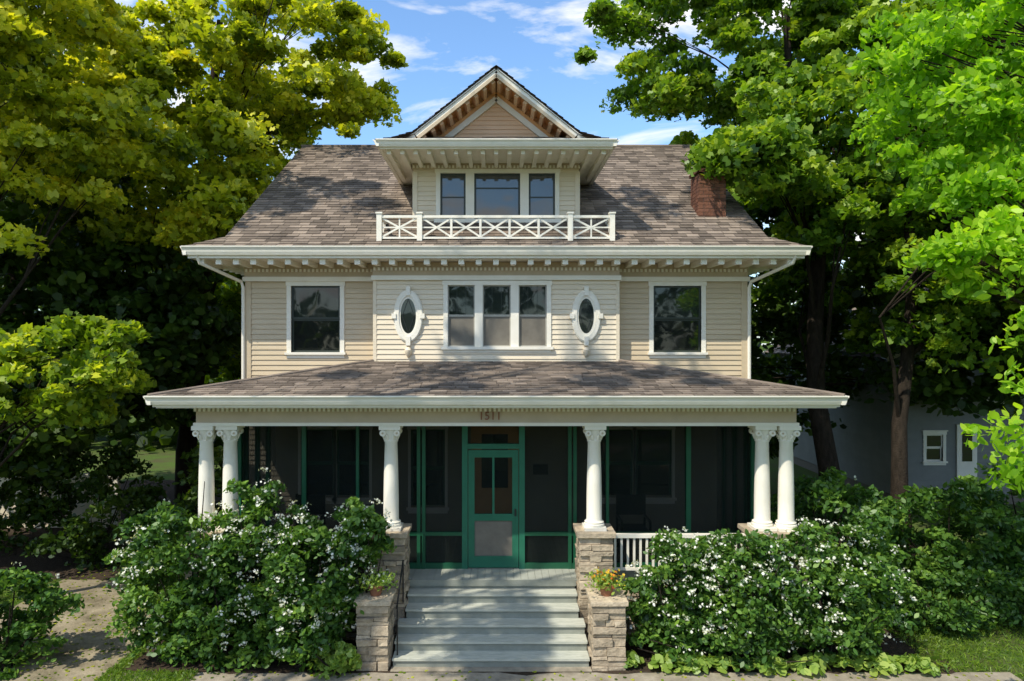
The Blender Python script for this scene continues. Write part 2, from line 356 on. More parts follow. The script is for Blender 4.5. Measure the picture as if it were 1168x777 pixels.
for s in (-1,1):
    for (a,b) in zip(prof[:-1],prof[1:]):
        y0a=13.04 if a[0]>1.7 else GY0; y0b=13.04 if b[0]>1.7 else GY0
        shingle(G,'dormer_roof',(s*a[0],y0a,a[1]),(s*a[0],21,a[1]),(s*b[0],21,b[1]),(s*b[0],y0b,b[1]),exp=.14)
    for (a,b) in ((prof[1],prof[2]),(prof[2],prof[3])):
        for (o,h,w,mt) in ((.075,.10,.05,'white'),(.15,.06,.03,'tan')):
            d=Vector((b[0]-a[0],0,b[1]-a[1])).normalized(); nn=Vector((d.z,0,-d.x))
            if nn.z>0: nn=-nn
            A=Vector((a[0],0,a[1]))+nn*o;B=Vector((b[0],0,b[1]))+nn*o
            if b[0]==0: B=A+(B-A)*((A.x)/(A.x-B.x)) if A.x!=B.x else B
            G.beam('dormer_rake',mt,(s*A.x,GY0+w,A.z),(s*B.x,GY0+w,B.z),.05,h)
    a,b=prof[2],prof[3]; d=Vector((b[0]-a[0],0,b[1]-a[1])); Ld=d.length; d.normalize(); nn=Vector((-d.z,0,d.x))
    if nn.z>0: nn=-nn
    P=Vector((a[0],0,a[1]))+nn*.10; Q=Vector((b[0],0,b[1]))+nn*.10
    G.add('rake_soffit','wood',[(s*P.x,GY0+.05,P.z),(s*Q.x,GY0+.05,Q.z),(s*Q.x,14.0,Q.z),(s*P.x,14.0,P.z)],[(0,1,2,3)],.5)
    k=.12
    while k<Ld-.12:
        c=Vector((a[0],0,a[1]))+nn*.16+d*k; h=.04
        vs=[]
        for yy in (GY0+.10,13.93):
            for du,dn in ((-h,-.055),(h,-.055),(h,.055),(-h,.055)):
                p=c+d*du+nn*dn; vs.append((s*p.x,yy,p.z))
        G.add('outrigger','peach',vs,[(0,1,2,3),(7,6,5,4),(0,4,5,1),(1,5,6,2),(2,6,7,3),(3,7,4,0)])
        k+=.215
    for o,h,mt,yy in ((.34,.11,'white',13.90),(.25,.08,'wood',13.92)):
        A=Vector((a[0],0,a[1]))+nn*o-d*.1;B=Vector((b[0],0,b[1]))+nn*o
        B=A+(B-A)*(A.x/(A.x-B.x))
        G.beam('tympanum_frieze',mt,(s*A.x,yy,A.z),(s*B.x,yy,B.z),.06,h)
siding(G,'tympanum','peach',(-1.6,13.95),(1,0),(0,-1),3.2,8.78,10.15,topf=lambda z:(max(0,(z-8.9)/.796),3.2-max(0,(z-8.9)/.796)),exp=.09)
shingle(G,'pent_roof',(-2.3,13.03,8.755),(2.3,13.03,8.755),(1.5,13.93,9.06),(-1.5,13.93,9.06),exp=.13)
# balcony
by=13.38; bz=6.88
for x in (-2.29,-1.50,1.45,2.27):
    G.box('balcony_post','white',x-.05,x+.05,by-.05,by+.05,bz-.08,bz+.52); G.box('balcony_post','white',x-.065,x+.065,by-.065,by+.065,bz+.52,bz+.55)
for a,b in ((-2.24,-1.55),(-1.45,1.40),(1.50,2.22)):
    G.box('balcony_rail','white',a,b,by-.035,by+.035,bz+.44,bz+.49); G.box('balcony_rail','white',a,b,by-.025,by+.025,bz+.03,bz+.07)
    n=1 if b-a<1 else 5; w=(b-a)/n
    for i in range(n):
        p=a+w*i;q=p+w; zb,zt=bz+.07,bz+.44; m=(p+q)/2; zm=(zb+zt)/2
        G.beam('balcony_lattice','white',(p,by-.001,zb),(q,by-.001,zt),.03,.034); G.beam('balcony_lattice','white',(p,by+.003,zt),(q,by+.003,zb),.028,.034)
        G.box('balcony_lattice','white',p,q,by-.013,by+.013,zm-.013,zm+.013)
        if n==1: G.box('balcony_lattice','white',m-.014,m+.014,by-.014,by+.016,zb,zt)
        elif i>0: G.box('balcony_lattice','white',p-.022,p+.022,by-.02,by+.02,zb,zt)
for s in (-1,1):
    G.box('balcony_side','white',s*2.28-.02,s*2.28+.02,by+.05,14.5,bz+.44,bz+.49)
    for k in range(5): G.box('balcony_side','white',s*2.28-.012,s*2.28+.012,by+.2+k*.2,by+.225+k*.2,bz-.1,bz+.44)
# chimney
z=6.9; CT=8.45; cx0,cx1,cy0,cy1=4.30,4.88,14.5,15.1
while z<CT:
    off=.11*(int(round(z/.075))%2)
    x=cx0-off
    while x<cx1:
        a=max(x,cx0);b=min(x+.215,cx1)
        if b-a>.02: G.box('chimney','brick',a+.003,b-.004,cy0,cy0+.1,z+.004,z+.071)
        x+=.22
    for xs in (cx0,cx1-.1):
        y=cy0+.1-off
        while y<cy1:
            a=max(y,cy0+.1);b=min(y+.215,cy1)
            if b-a>.02: G.box('chimney','brick',xs,xs+.1,a+.004,b-.004,z+.004,z+.071)
            y+=.22
    z+=.075
G.box('chimney_core','mortar',cx0+.012,cx1-.012,cy0+.012,cy1-.012,6.9,CT); G.box('chimney_cap','brick',cx0-.03,cx1+.03,cy0-.03,cy1+.03,CT+.05,CT+.12)
for s in (-1,1):
    G.tube('downspout','white',[(s*5.75,13.1,6.56),(s*5.72,13.15,6.42),(s*5.2,13.92,6.12),(s*5.17,13.95,6.0),(s*5.17,13.95,4.1)],[.035]*5,8)

# ---- porch
shingle(G,'porch_roof',(-5.42,10.62,4.05),(5.42,10.62,4.05),(2.47,13.68,4.50),(-2.47,13.68,4.50))
for s in (-1,1):
    shingle(G,'porch_roof',(s*5.42,10.62,4.05),(s*5.42,14.0,4.05),(s*2.47,14.0,4.50),(s*2.47,13.68,4.50))
    gutter_s(10.58,14.0,s*5.36,3.92,4.06,s,'porch_gutter')
    G.box('porch_fascia','white',s*5.33,s*5.37,10.68,14.0,3.88,4.03)
    G.tube('porch_hip_cap','shingle',[(s*5.42,10.62,4.055),(s*2.47,13.68,4.51)],[.04,.04],6)
    G.box('porch_beam','tan',s*4.60,s*4.86,11.45,14.0,3.53,3.80)
G.box('porch_fascia','white',-5.37,5.37,10.66,10.69,3.88,4.03); gutter(-5.44,5.44,10.66,3.92,4.065,'porch_gutter')
G.box('porch_soffit','white',-5.33,5.33,10.69,14.0,3.86,3.89)
G.box('porch_beam','tan',-4.9,4.9,11.14,11.45,3.58,3.82); G.box('porch_beam_lip','white',-4.93,4.93,11.10,11.47,3.53,3.58)
G.box('porch_beam_lip','white',-4.93,4.93,11.09,11.16,3.82,3.859)
dentils(-4.92,4.9,11.138,3.765,3.815,.075)
def column(x,y):
    z0=1.86
    pr=[(0,.17),(.04,.17),(.05,.155),(.075,.16),(.09,.135),(.11,.128),(.5,.126),(.9,.118),(1.38,.104),(1.40,.118),(1.42,.118),(1.43,.104),(1.50,.112),(1.56,.145),(1.60,.15)]
    n=20; vs=[];fs=[]
    for h,r in pr:
        for k in range(n): w=2*math.pi*k/n; vs.append((x+r*math.cos(w),y+r*math.sin(w),z0+h))
    for i in range(len(pr)-1):
        for k in range(n): fs.append((i*n+k,i*n+(k+1)%n,(i+1)*n+(k+1)%n,(i+1)*n+k))
    G.add('porch_column','white',vs,fs,.5,True)
    G.box('column_abacus','white',x-.175,x+.175,y-.175,y+.175,z0+1.60,z0+1.669); G.box('column_plinth','white',x-.18,x+.18,y-.18,y+.18,z0-.05,z0)
    for sx in (-1,1):
        for sy in (-1,1):
            cx,cy=x+sx*.115,y+sy*.13
            G.tube('column_volute','white',[(cx,cy-.025,z0+1.545),(cx,cy+.025,z0+1.545)],[.052,.052],12)
            G.tube('column_volute','tan',[(cx,cy-.035,z0+1.545),(cx,cy+.035,z0+1.545)],[.018,.018],8)
    for k in range(8):
        w=2*math.pi*(k+.5)/8; a=Vector((x+.108*math.cos(w),y+.108*math.sin(w),z0+1.43)); b=Vector((x+.15*math.cos(w),y+.15*math.sin(w),z0+1.52))
        G.tube('column_leaf','white',[a,(a+b)/2+Vector((0,0,.02)),b],[.02,.026,.01],6)
for x in (-1.74,1.62,-4.78,-4.40,4.40,4.78): column(x,11.3 if abs(x)<4.7 else 11.26)
for a,b in ((-2.02,-1.47),(1.345,1.89)):
    stones(G,'stone_pier',a,b,11.03,11.57,0,1.74); G.box('pier_cap','stone',a-.04,b+.04,10.99,11.61,1.74,1.81,None,.006)
for a,b in ((-5.03,-4.14),(4.14,5.03)):
    stones(G,'stone_pier',a,b,11.0,11.57,0,1.74); G.box('pier_cap','stone',a-.04,b+.04,10.96,11.61,1.74,1.81,None,.006)
for a,b in ((-4.14,-2.02),(1.89,4.14)):
    stones(G,'stone_foundation',a,b,11.2,11.5,0,.84)
    G.box('balustrade','white',a,b,11.26,11.34,1.66,1.72); G.box('balustrade','white',a,b,11.28,11.32,1.12,1.16)
    x=a+.06
    while x<b-.03: G.box('baluster','white',x,x+.035,11.285,11.32,1.16,1.66); x+=.105
for s in (-1,1): stones(G,'stone_foundation',s*4.75-.2,s*4.75+.2,11.6,13.9,0,.84,.4)
for s in (-1,1): G.box('foundation','mortar',s*5.0-.1,s*5.0+.1,14.05,24,0,.45)
x=-4.95
while x<4.9: G.box('porch_deck','deck',x,x+.118,11.42 if -1.5<x<1.3 else 11.5,14.0,.85,.92,None); x+=.122
G.box('porch_deck_edge','deck',-4.95,4.95,11.46,13.95,.80,.849)
for i in range(6):
    zt=.153*(i+1); yf=10.25+.24*i; xa,xb=(-1.56,1.40)
    if yf>10.95: xa,xb=-1.455,1.33
    if i<5:
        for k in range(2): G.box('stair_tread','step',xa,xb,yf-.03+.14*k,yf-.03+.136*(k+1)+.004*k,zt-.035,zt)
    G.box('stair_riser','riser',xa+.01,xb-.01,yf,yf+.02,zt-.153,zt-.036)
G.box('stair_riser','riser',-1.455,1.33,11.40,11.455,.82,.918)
for a,b in ((-2.08,-1.60),(1.43,1.93)):
    stones(G,'stair_cheek_pier',a,b,10.15,10.68,0,.98); G.box('cheek_cap','stone',a-.03,b+.03,10.12,10.71,.98,1.04,None,.005)
    stones(G,'stair_cheek_wall',a+.06,b-.04,10.68,11.0,0,.86)
for x in (-1.50,):
    G.tube('handrail','metal',[(x,10.35,.15),(x,10.35,.92)],[.012]*2,6); G.tube('handrail','metal',[(x,11.0,.7),(x,11.0,1.38)],[.012]*2,6)
    G.tube('handrail','metal',[(x,10.25,.90),(x,10.35,.92),(x,11.0,1.38)],[.014]*3,6)
# screen wall
SY=12.0
posts=[(-4.52,.10,'green'),(-3.37,.075,'green'),(-2.43,.05,'green'),(-1.36,.06,'green'),(-.55,.10,'teal'),(.45,.10,'teal'),(1.38,.06,'green'),(1.95,.05,'green'),(3.37,.08,'green'),(4.52,.10,'green')]
for x,w,m in posts: G.box('screen_frame',m,x-w/2,x+w/2,SY-.05,SY+.05,.92,3.50)
def rail(a,b,z,h,m='green'): G.box('screen_frame',m,a,b,SY-.043,SY+.043,z,z+h)
ps=[p[0] for p in posts]; ws=[p[1]/2 for p in posts]
for i in range(len(ps)-1):
    a=ps[i]+ws[i]; b=ps[i+1]-ws[i+1]; m='teal' if i==4 else 'green'
    rail(a,b,3.42,.08,m)
    if i!=4:
        rail(a,b,.92,.10); rail(a,b,1.50,.06); G.box('porch_screen','screen',a,b,SY-.003,SY+.001,1.02,3.42)
    else:
        rail(a,b,3.02,.09,m); G.box('porch_screen','screen',a,b,SY-.003,SY+.001,3.11,3.42)
for s in (-1,1):
    for k in range(3): G.box('screen_frame','green',s*4.52-.04,s*4.52+.04,SY+.6*k+.3,SY+.6*k+.37,.92,3.5)
    G.box('porch_screen','screen',s*4.52-.002,s*4.52+.002,SY+.05,14,.92,3.5)
for x in (-1.27,1.29): G.box('screen_frame','green',x-.03,x+.03,SY-.055,SY+.045,.92,3.5)
def dbox(m,a,b,z0,z1,y0=SY-.035,y1=SY+.01): G.box('screen_door',m,a,b,y0,y1,z0,z1)
dl,dr=-.49,.39
dbox('teal',dl,dl+.11,.94,3.0);dbox('teal',dr-.11,dr,.94,3.0)
dbox('teal',dl+.11,dr-.11,2.87,3.0);dbox('teal',dl+.11,dr-.11,.94,1.14);dbox('teal',dl+.11,dr-.11,1.76,1.88)
dbox('teal',-.07,-.03,1.88,2.87)
G.box('screen_door_panel','mesh',dl+.11,dr-.11,SY-.012,SY-.008,1.14,1.76); G.box('screen_door_mesh','screen',dl+.11,dr-.11,SY-.012,SY-.008,1.88,2.87)
dbox('metal',dr-.07,dr-.04,1.85,1.97,SY-.07,SY-.035)
# inner wall of the porch
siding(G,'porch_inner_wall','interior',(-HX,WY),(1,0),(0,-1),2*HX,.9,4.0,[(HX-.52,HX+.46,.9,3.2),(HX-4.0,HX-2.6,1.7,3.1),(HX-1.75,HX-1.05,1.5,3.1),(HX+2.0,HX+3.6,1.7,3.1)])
for w in ((-4.0,-3.33,1.7,3.1),(-3.27,-2.6,1.7,3.1),(-1.75,-1.05,1.5,3.1),(2.0,2.8,1.7,3.1),(2.86,3.6,1.7,3.1)):
    window(G,*w,WY,head=False,sm='green',cm='white',cas=.055)
G.box('front_door','wood',-.52,.46,WY+.0,WY+.04,.92,3.2); G.box('front_door_pane','glass',-.30,.24,WY-.01,WY+.0,1.9,3.0)
G.box('mailbox','metal',.75,1.05,WY-.15,WY-.03,2.2,2.4)
# porch chairs
for cx in (-3.6,2.6):
    for s in (-.28,.25):
        G.box('porch_chair','metal',cx+s,cx+s+.04,12.7,12.74,.92,1.55); G.box('porch_chair','metal',cx+s,cx+s+.04,13.2,13.24,.92,1.95)
        G.box('porch_chair','metal',cx+s,cx+s+.04,12.74,13.2,1.52,1.56)
    G.box('porch_chair','metal',cx-.24,cx+.25,12.7,13.24,1.33,1.37); G.box('porch_chair','metal',cx-.24,cx+.25,13.21,13.23,1.55,1.93)
G.finish(house)
fc=bpy.data.curves.new('house_number','FONT'); fc.body='1511'; fc.size=.19; fc.extrude=.012; fc.align_x='CENTER'
fo=bpy.data.objects.new('house_number',fc); COL.objects.link(fo); fo.parent=house; fo.location=(-.1,11.12,3.63); fo.rotation_euler=(math.pi/2,0,0); fc.materials.append(M['terracotta'])

# ------------------------------------------------------------ foliage
T_OVAL=np.array([(0,-.5),(.22,-.25),(.27,.05),(.12,.35),(0,.5),(-.12,.35),(-.27,.05),(-.22,-.25)])
T_HEX=np.array([(0,-.5),(.36,-.2),(.26,.25),(0,.5),(-.26,.25),(-.36,-.2)])
T_MAPLE=np.array([(0,-.5),(.16,-.22),(.46,-.28),(.34,.02),(.50,.28),(.16,.22),(0,.55),(-.16,.22),(-.50,.28),(-.34,.02),(-.46,-.28),(-.16,-.22)])
T_LOB=np.array([(0,-.5),(.45,-.3),(.22,.02),(.45,.34),(0,.55),(-.45,.34),(-.22,.02),(-.45,-.3)])
def leaf_mesh(name,pts,size,mat,parent,templ=T_LOB,up=.8,var=.4,tint=None,curl=.25,nrm=None):
    n=len(pts)
    if n==0: return
    N=rng.normal(size=(n,3)); N/=np.linalg.norm(N,axis=1)[:,None]
    N[:,2]+=up
    if nrm is not None: N+=nrm
    N/=np.linalg.norm(N,axis=1)[:,None]
    R=rng.normal(size=(n,3)); U=np.cross(N,R); U/=np.linalg.norm(U,axis=1)[:,None]; V=np.cross(N,U)
    s=size*(1+var*rng.uniform(-1,1,n)); k=len(templ); tx,ty=templ[:,0],templ[:,1]; w=-curl*(np.abs(tx)*1.1+ty*ty*.8)
    P=pts[:,None,:]+s[:,None,None]*(U[:,None,:]*tx[None,:,None]+V[:,None,:]*ty[None,:,None]+N[:,None,:]*w[None,:,None])
    me=bpy.data.meshes.new(name); me.vertices.add(n*k); me.vertices.foreach_set('co',P.reshape(-1).astype(np.float32))
    me.loops.add(n*k); me.loops.foreach_set('vertex_index',np.arange(n*k,dtype=np.int32))
    me.polygons.add(n); me.polygons.foreach_set('loop_start',(np.arange(n)*k).astype(np.int32))
    me.update(calc_edges=True); me.materials.append(M[mat])
    if tint is None: tint=rng.random(n)
    a=me.attributes.new('tint','FLOAT','FACE'); a.data.foreach_set('value',np.clip(tint,0,1).astype(np.float32))
    obj(name,me,parent)
def cluster_pts(ells,ncl,per,cr,shell=.5):
    P=[];T=[];C=[]
    w=np.array([e[2] for e in ells],float); w/=w.sum()
    for (c,r,_),wi in zip(ells,w):
        m=max(1,int(round(ncl*wi))); d=rng.normal(size=(m,3)); d/=np.linalg.norm(d,axis=1)[:,None]
        lump=1+.16*np.sin(d[:,0]*5+c[0])*np.cos(d[:,2]*4+c[1])+.10*rng.normal(size=m)
        rad=(shell+(1-shell)*rng.random(m)**.6)*lump
        cc=np.array(c)+d*np.array(r)*rad[:,None]; C.append(cc)
        for q in cc:
            k=int(per*rng.uniform(.5,1.5)); R=cr*rng.uniform(.5,1.45)
            dd=rng.normal(size=(k,3)); dd/=np.linalg.norm(dd,axis=1)[:,None]
            rr=rng.random(k)**.45
            o=dd*rr[:,None]*R*np.array([1,1,.45]); o[:,2]-=.4*(o[:,0]**2+o[:,1]**2)/R
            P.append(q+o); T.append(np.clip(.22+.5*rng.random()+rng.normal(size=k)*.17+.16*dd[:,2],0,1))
    return np.vstack(P),np.concatenate(T),np.vstack(C)
def tree(name,base,top,r0,ells,ncl,per,cr,size,mat,templ=T_LOB,limbs=12,up=.8,extra=()):
    e=empty(name,(0,0,0)); P,T,C=cluster_pts(ells,ncl,per,cr)
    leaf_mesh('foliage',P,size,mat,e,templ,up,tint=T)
    g=Geo(); b=Vector(base); t=Vector(top); n=8
    path=[b.lerp(t,i/n)+Vector((math.sin(i*1.3+base[0])*.16,math.cos(i*1.1+base[1])*.12,0))*(i>0) for i in range(n+1)]
    g.tube('trunk','bark',[path[0]-Vector((0,0,.2))]+path,[r0*1.5]+[r0*(1.25 if i==0 else 1-.72*i/n) for i in range(n+1)],10)
    idx=rng.choice(len(C),min(limbs,len(C)),replace=False)
    for i in idx:
        q=Vector(C[i]); f=min(.92,max(.34,((q.z-b.z)/(t.z-b.z))-.16-rng.random()*.12)); st=path[int(f*n)]; m=(st+q)/2+Vector((rng.normal()*.4,rng.normal()*.4,-.1+rng.random()*.6))
        rr=r0*(1-.72*f)*.36
        g.tube('limb','bark',[st,st.lerp(m,.5)+Vector((rng.normal()*.1,0,.12)),m,m.lerp(q,.55)+Vector((rng.normal()*.15,0,.1)),q],[rr,rr*.75,rr*.5,rr*.3,rr*.1],7)
        js=np.argsort(((C-C[i])**2).sum(1))[1:4]
        for j in js:
            p=Vector(C[j]); g.tube('twig','bark',[m,m.lerp(p,.5)+Vector((0,0,.15)),p],[rr*.3,rr*.2,.01],5)
    for (a,c,r1,r2) in extra: g.tube('limb','bark',[a,Vector(a).lerp(Vector(c),.5)+Vector((0,0,.3)),c],[r1,(r1+r2)/2,r2],8)
    g.finish(e); return e
# left side
tree('maple_tree',(-8.8,19.5,0),(-8.0,19.5,14),.30,[((-9.6,19.5,10.5),(3.7,3.6,4.2),1.0),((-7.0,20.5,13.6),(3.8,3,3.2),.85),((-6.7,16.0,8.8),(1.1,1.0,1.9),.16)],370,210,.62,.165,'leafY',limbs=20)
tree('maple_tree',(-10.8,13.8,0),(-10.4,13.5,15),.26,[((-10.6,13.3,10.8),(3.4,3,3.6),1.0),((-8.5,11.3,15.9),(1.7,1.5,1.0),.08)],230,200,.55,.145,'leafY',limbs=20)  # upper crown lobe lies out of view, added to shade the left roof
tree('maple_tree',(-9.6,12.6,0),(-9.0,12.2,5),.12,[((-8.1,12.0,4.4),(1.9,1.0,.95),1)],55,150,.38,.13,'leafM',limbs=10)
tree('maple_tree',(-7.6,23,0),(-7.6,23,9),.22,[((-7.9,23.5,6.3),(2.4,2.5,3.8),1.0)],120,120,.7,.22,'leafM',limbs=8,templ=T_HEX)
tree('elm_tree',(-13.5,19,0),(-13,19,14),.4,[((-13.5,18,7.5),(4,3,6.0),1.0),((-9.3,17.5,5.2),(2.3,1.5,2.4),.35)],290,115,.8,.23,'leafD',limbs=10,templ=T_HEX)
tree('elm_tree',(-13,14.5,0),(-13,14.5,5),.15,[((-11.0,14.5,3.4),(2.8,1.2,1.8),1.0)],130,115,.6,.18,'leafD',limbs=6,templ=T_HEX)
# right side
tree('maple_tree',(8.3,16.6,0),(8.0,18.6,14),.27,[((10.0,18.6,10.3),(3.9,3.4,4.5),1.0),((6.9,20,14.3),(4.0,3.2,3.3),.8),((7.5,15.8,9.6),(1.6,1.5,2.0),.22),((5.5,14.7,9.0),(1.1,.6,.55),.10)],380,200,.62,.165,'leafG',limbs=16)
tree('maple_tree',(9.3,15.6,0),(9.6,15.8,12),.20,[((11.3,15.0,8.8),(3.2,2.4,4.4),1.0)],190,180,.62,.155,'leafG',limbs=10)
tree('elm_tree',(14.5,21,0),(14.5,21,13),.36,[((14.5,19,9),(4.6,2.5,5.6),1.0),((9.3,22.5,6.5),(3.0,2,4.6),.8),((12.5,17,5.0),(2.6,1.2,1.7),.3)],400,115,.8,.23,'leafD',limbs=8,templ=T_HEX)
tree('ash_tree',(10.6,8.6,0),(10.0,8.8,11),.22,[((7.6,9.4,8.6),(2.3,1.6,2.1),1.0),((7.0,8.8,6.7),(1.5,.9,1.1),.42),((5.9,9.2,8.1),(1.0,.9,1.5),.25),((6.2,8.3,6.1),(.9,.6,.45),.12),((6.3,7.6,4.9),(.6,.5,.5),.07),((6.05,7.0,3.75),(.75,.5,.45),.12)],275,95,.36,.12,'leafB',templ=T_OVAL,limbs=46,up=.3,extra=[((10.4,8.7,4.5),(6.4,7.1,4.1),.06,.015),((10.3,8.7,5.5),(7.0,8.6,6.8),.08,.02)])
# unseen tall tree added for dappled light, crown lobes placed to shade the roofs
tree('maple_tree',(-8.5,3.5,0),(-7.6,4.6,17),.34,[((-8.8,4.2,13.8),(3.6,3.4,2.2),1.0),((-5.4,5.9,16.8),(3.2,2.6,1.6),.75),((-2.0,9.0,19.0),(2.8,1.9,1.2),.5)],27,170,.62,.20,'leafG',limbs=12,templ=T_HEX)

def mass(name,boxes,n,size,mat):
    e=empty(name); P=[]
    for (c,r) in boxes:
        d=rng.normal(size=(n,3)); d/=np.linalg.norm(d,axis=1)[:,None]
        l=1+.18*np.sin(d[:,0]*9+c[0])*np.cos(d[:,2]*7)+.1*np.sin(d[:,1]*13)
        P.append(np.array(c)+d*np.array(r)*(l*(.75+.25*rng.random(n)))[:,None])
    P=np.vstack(P); P=P[P[:,2]>0]; leaf_mesh('foliage',P,size,mat,e,T_HEX,.7)
bx=[]
for x in range(-48,56,7):
    bx.append(((x+rng.normal()*1.2,42+rng.normal()*3,5.5),(5,4,(10 if abs(x)>12 else 5.5)+rng.normal()*1.2)))
for x in range(-22,26,5):
    if abs(x)>8: bx.append(((x+rng.normal(),33+rng.normal()*2,3),(3.6,3,5.5+rng.normal())))
mass('distant_trees',bx,1900,.6,'leafD')
bx=[((x+rng.normal()*2,-30+rng.normal()*3,4),(5.5,4,7.5+rng.normal()*2.5)) for x in range(-48,50,7)]
mass('distant_trees',bx,1300,.8,'leafD')

# ------------------------------------------------------------ shrubs
def bush(name,ells,ncl,per,cr,size,mat,flowers=0,templ=T_OVAL,up=.7):
    e=empty(name); P,T,C=cluster_pts(ells,ncl,per,cr,.55); k=P[:,2]>.03; P=P[k];T=T[k]
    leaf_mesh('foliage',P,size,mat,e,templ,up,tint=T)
    g=Geo()
    for c,r,_ in ells:
        for i in range(10):
            tgt=np.array(c)+rng.normal(size=3)*np.array(r)*.45; g.tube('stems','bark',[(c[0]+rng.normal()*.08,c[1]+rng.normal()*.08,0),((c[0]+tgt[0])/2,(c[1]+tgt[1])/2,tgt[2]*.5),tuple(tgt)],[.022,.015,.006],5)
    g.finish(e)
    if flowers:
        F=[]
        for c,r,w in ells:
            m=int(flowers*w); d=rng.normal(size=(m,3)); d[:,1]-=.5; d[:,2]+=.25; d/=np.linalg.norm(d,axis=1)[:,None]
            keep=(np.sin(d[:,0]*6+c[0]*3)+np.cos(d[:,2]*5+c[1])+rng.normal(size=m)*.6)>-.2
            d=d[keep]; F.append(np.array(c)+d*np.array(r)*(1.04+.10*rng.normal(size=len(d)))[:,None])
        F=np.vstack(F); F=F[F[:,2]>.3]; Q=[]
        for q in F:
            k=rng.integers(3,13); Q.append(q+rng.normal(size=(k,3))*np.array([.035,.035,.022]))
        leaf_mesh('blossoms',np.vstack(Q),.038,'petal',e,T_MAPLE,.6,curl=.1)
bush('mock_orange_bush',[((-4.75,10.65,1.3),(1.15,.65,1.15),1),((-3.7,10.7,1.65),(.9,.5,1.08),.6),((-4.1,10.4,.7),(1.0,.5,.7),.5)],290,95,.22,.09,'leafS',flowers=210)
bush('mock_orange_bush',[((-2.75,10.45,1.25),(.75,.5,1.15),1),((-2.05,10.6,1.95),(.40,.28,.5),.3),((-2.9,10.3,.65),(.6,.4,.65),.4)],200,95,.2,.09,'leafS',flowers=200)
bush('mock_orange_bush',[((2.75,10.55,1.0),(.72,.45,.95),.7),((3.75,10.5,1.05),(1.0,.55,.95),1),((5.1,10.55,1.1),(1.15,.65,1.0),1),((3.6,10.35,.5),(1.3,.4,.5),.5)],350,92,.22,.09,'leafS',flowers=230)
bush('lilac_bush',[((5.8,12.0,1.35),(.9,.8,1.35),1)],110,90,.26,.10,'leafS',flowers=25)
bush('boxwood_bush',[((-7.4,10.3,.75),(.85,.6,.7),1)],80,90,.22,.09,'leafS',flowers=20)
bush('lilac_bush',[((9.0,13.6,1.0),(1.6,.9,1.1),1),((11.3,14.5,1.2),(1.6,1,1.4),.8)],190,80,.32,.12,'leafS')
bush('boxwood_bush',[((7.6,11.8,.45),(1.1,.7,.5),1),((9.4,11.9,.45),(1.0,.6,.5),.8)],140,80,.22,.09,'leafS')
bush('lilac_bush',[((-8.9,15.2,1.2),(1.5,1,1.6),1),((-6.4,15.6,1.2),(.7,1,1.5),.6),((-12,16,1.6),(2,1,1.8),1)],230,80,.36,.13,'leafD')
bush('boxwood_bush',[((-5.9,12.0,.7),(.45,.6,.75),1)],50,80,.22,.09,'leafS')
bush('low_perennial',[((-2.4,10.1,.2),(.35,.2,.26),1)],26,60,.12,.09,'leafH')
he=empty('hosta_bed'); P=[];Nn=[]
for i in range(42):
    cx=rng.uniform(2.0,6.6); cy=10.17+rng.normal()*.06; R=rng.uniform(.12,.22)
    for k in range(20):
        w=rng.random()*2*math.pi; r=R*rng.uniform(.3,1); P.append((cx+r*math.cos(w),cy+r*math.sin(w),.07+.15*(1-r/R)+rng.random()*.05)); Nn.append((math.cos(w)*.7,math.sin(w)*.7,.8))
leaf_mesh('foliage',np.array(P),.14,'leafH',he,T_OVAL*np.array([1.3,1]),.5,nrm=np.array(Nn)*1.2)
for px,py in ((1.68,10.42),(-1.84,10.42)):
    e=empty('flower_pot'); g=Geo(); g.tube('pot','terracotta',[(px,py,1.04),(px,py,1.06),(px,py,1.16),(px,py,1.161),(px,py,1.19)],[.08,.085,.11,.125,.125],14); g.finish(e)
    P=np.array((px,py,1.26))+rng.normal(size=(380,3))*np.array([.13,.11,.06]); leaf_mesh('leaves',P,.06,'leafH',e,T_OVAL)
    P=np.array((px,py,1.33))+rng.normal(size=(80 if px>0 else 20,3))*np.array([.13,.10,.05]); leaf_mesh('flowers',P,.045,'petalY' if px>0 else 'petal',e,T_MAPLE)

# ------------------------------------------------------------ ground
def sheet(name,x0,x1,y0,y1,z,mat,edge=0):
    me=bpy.data.meshes.new(name)
    if edge:
        n=60; V=[];F=[]
        for i in range(n+1):
            x=x0+(x1-x0)*i/n; V.append((x,y0+rng.normal()*edge,z)); V.append((x,y1+rng.normal()*edge,z))
        for i in range(n): F.append((2*i,2*i+2,2*i+3,2*i+1))
        me.from_pydata(V,[],F)
    else: me.from_pydata([(x0,y0,z),(x1,y0,z),(x1,y1,z),(x0,y1,z)],[],[(0,1,2,3)])
    me.materials.append(mat); return obj(name,me)
mg=paint('lawn',(.07,.13,.02),(.08,.075,.035),.95,1.2,.6,30,spec=.1)
mb=paint('mulch',(.07,.05,.034),(.035,.026,.018),.95,12,1,40,spec=.1)
mc=paint('concrete',(.38,.33,.25),(.20,.17,.125),.85,4,.3,60,spec=.2)
md=paint('patchy_drive',(.38,.32,.22),(.12,.10,.06),.9,2.2,.5,30,spec=.1)  # two earth tones mixed in patches by noise
ma=paint('asphalt',(.055,.055,.055),(.04,.04,.04),.9,8,.4,60)
sheet('ground',-160,160,-160,160,0,mg)
sheet('mulch_bed',-5.6,6.9,10.08,11.6,.016,mb,.04); sheet('mulch_bed',-13,-5.2,14,24,.012,mb,.05)
sheet('driveway',-8.9,-5.75,-1.9,24,.008,md)
sheet('walkway',-5.7,7.6,8.4,10.10,.012,mc); sheet('walkway',-1.57,1.42,10.101,10.26,.020,mc)
sheet('sidewalk',-60,60,-3.6,-2,.012,mc); sheet('road',-160,160,-14,-6,.004,ma)
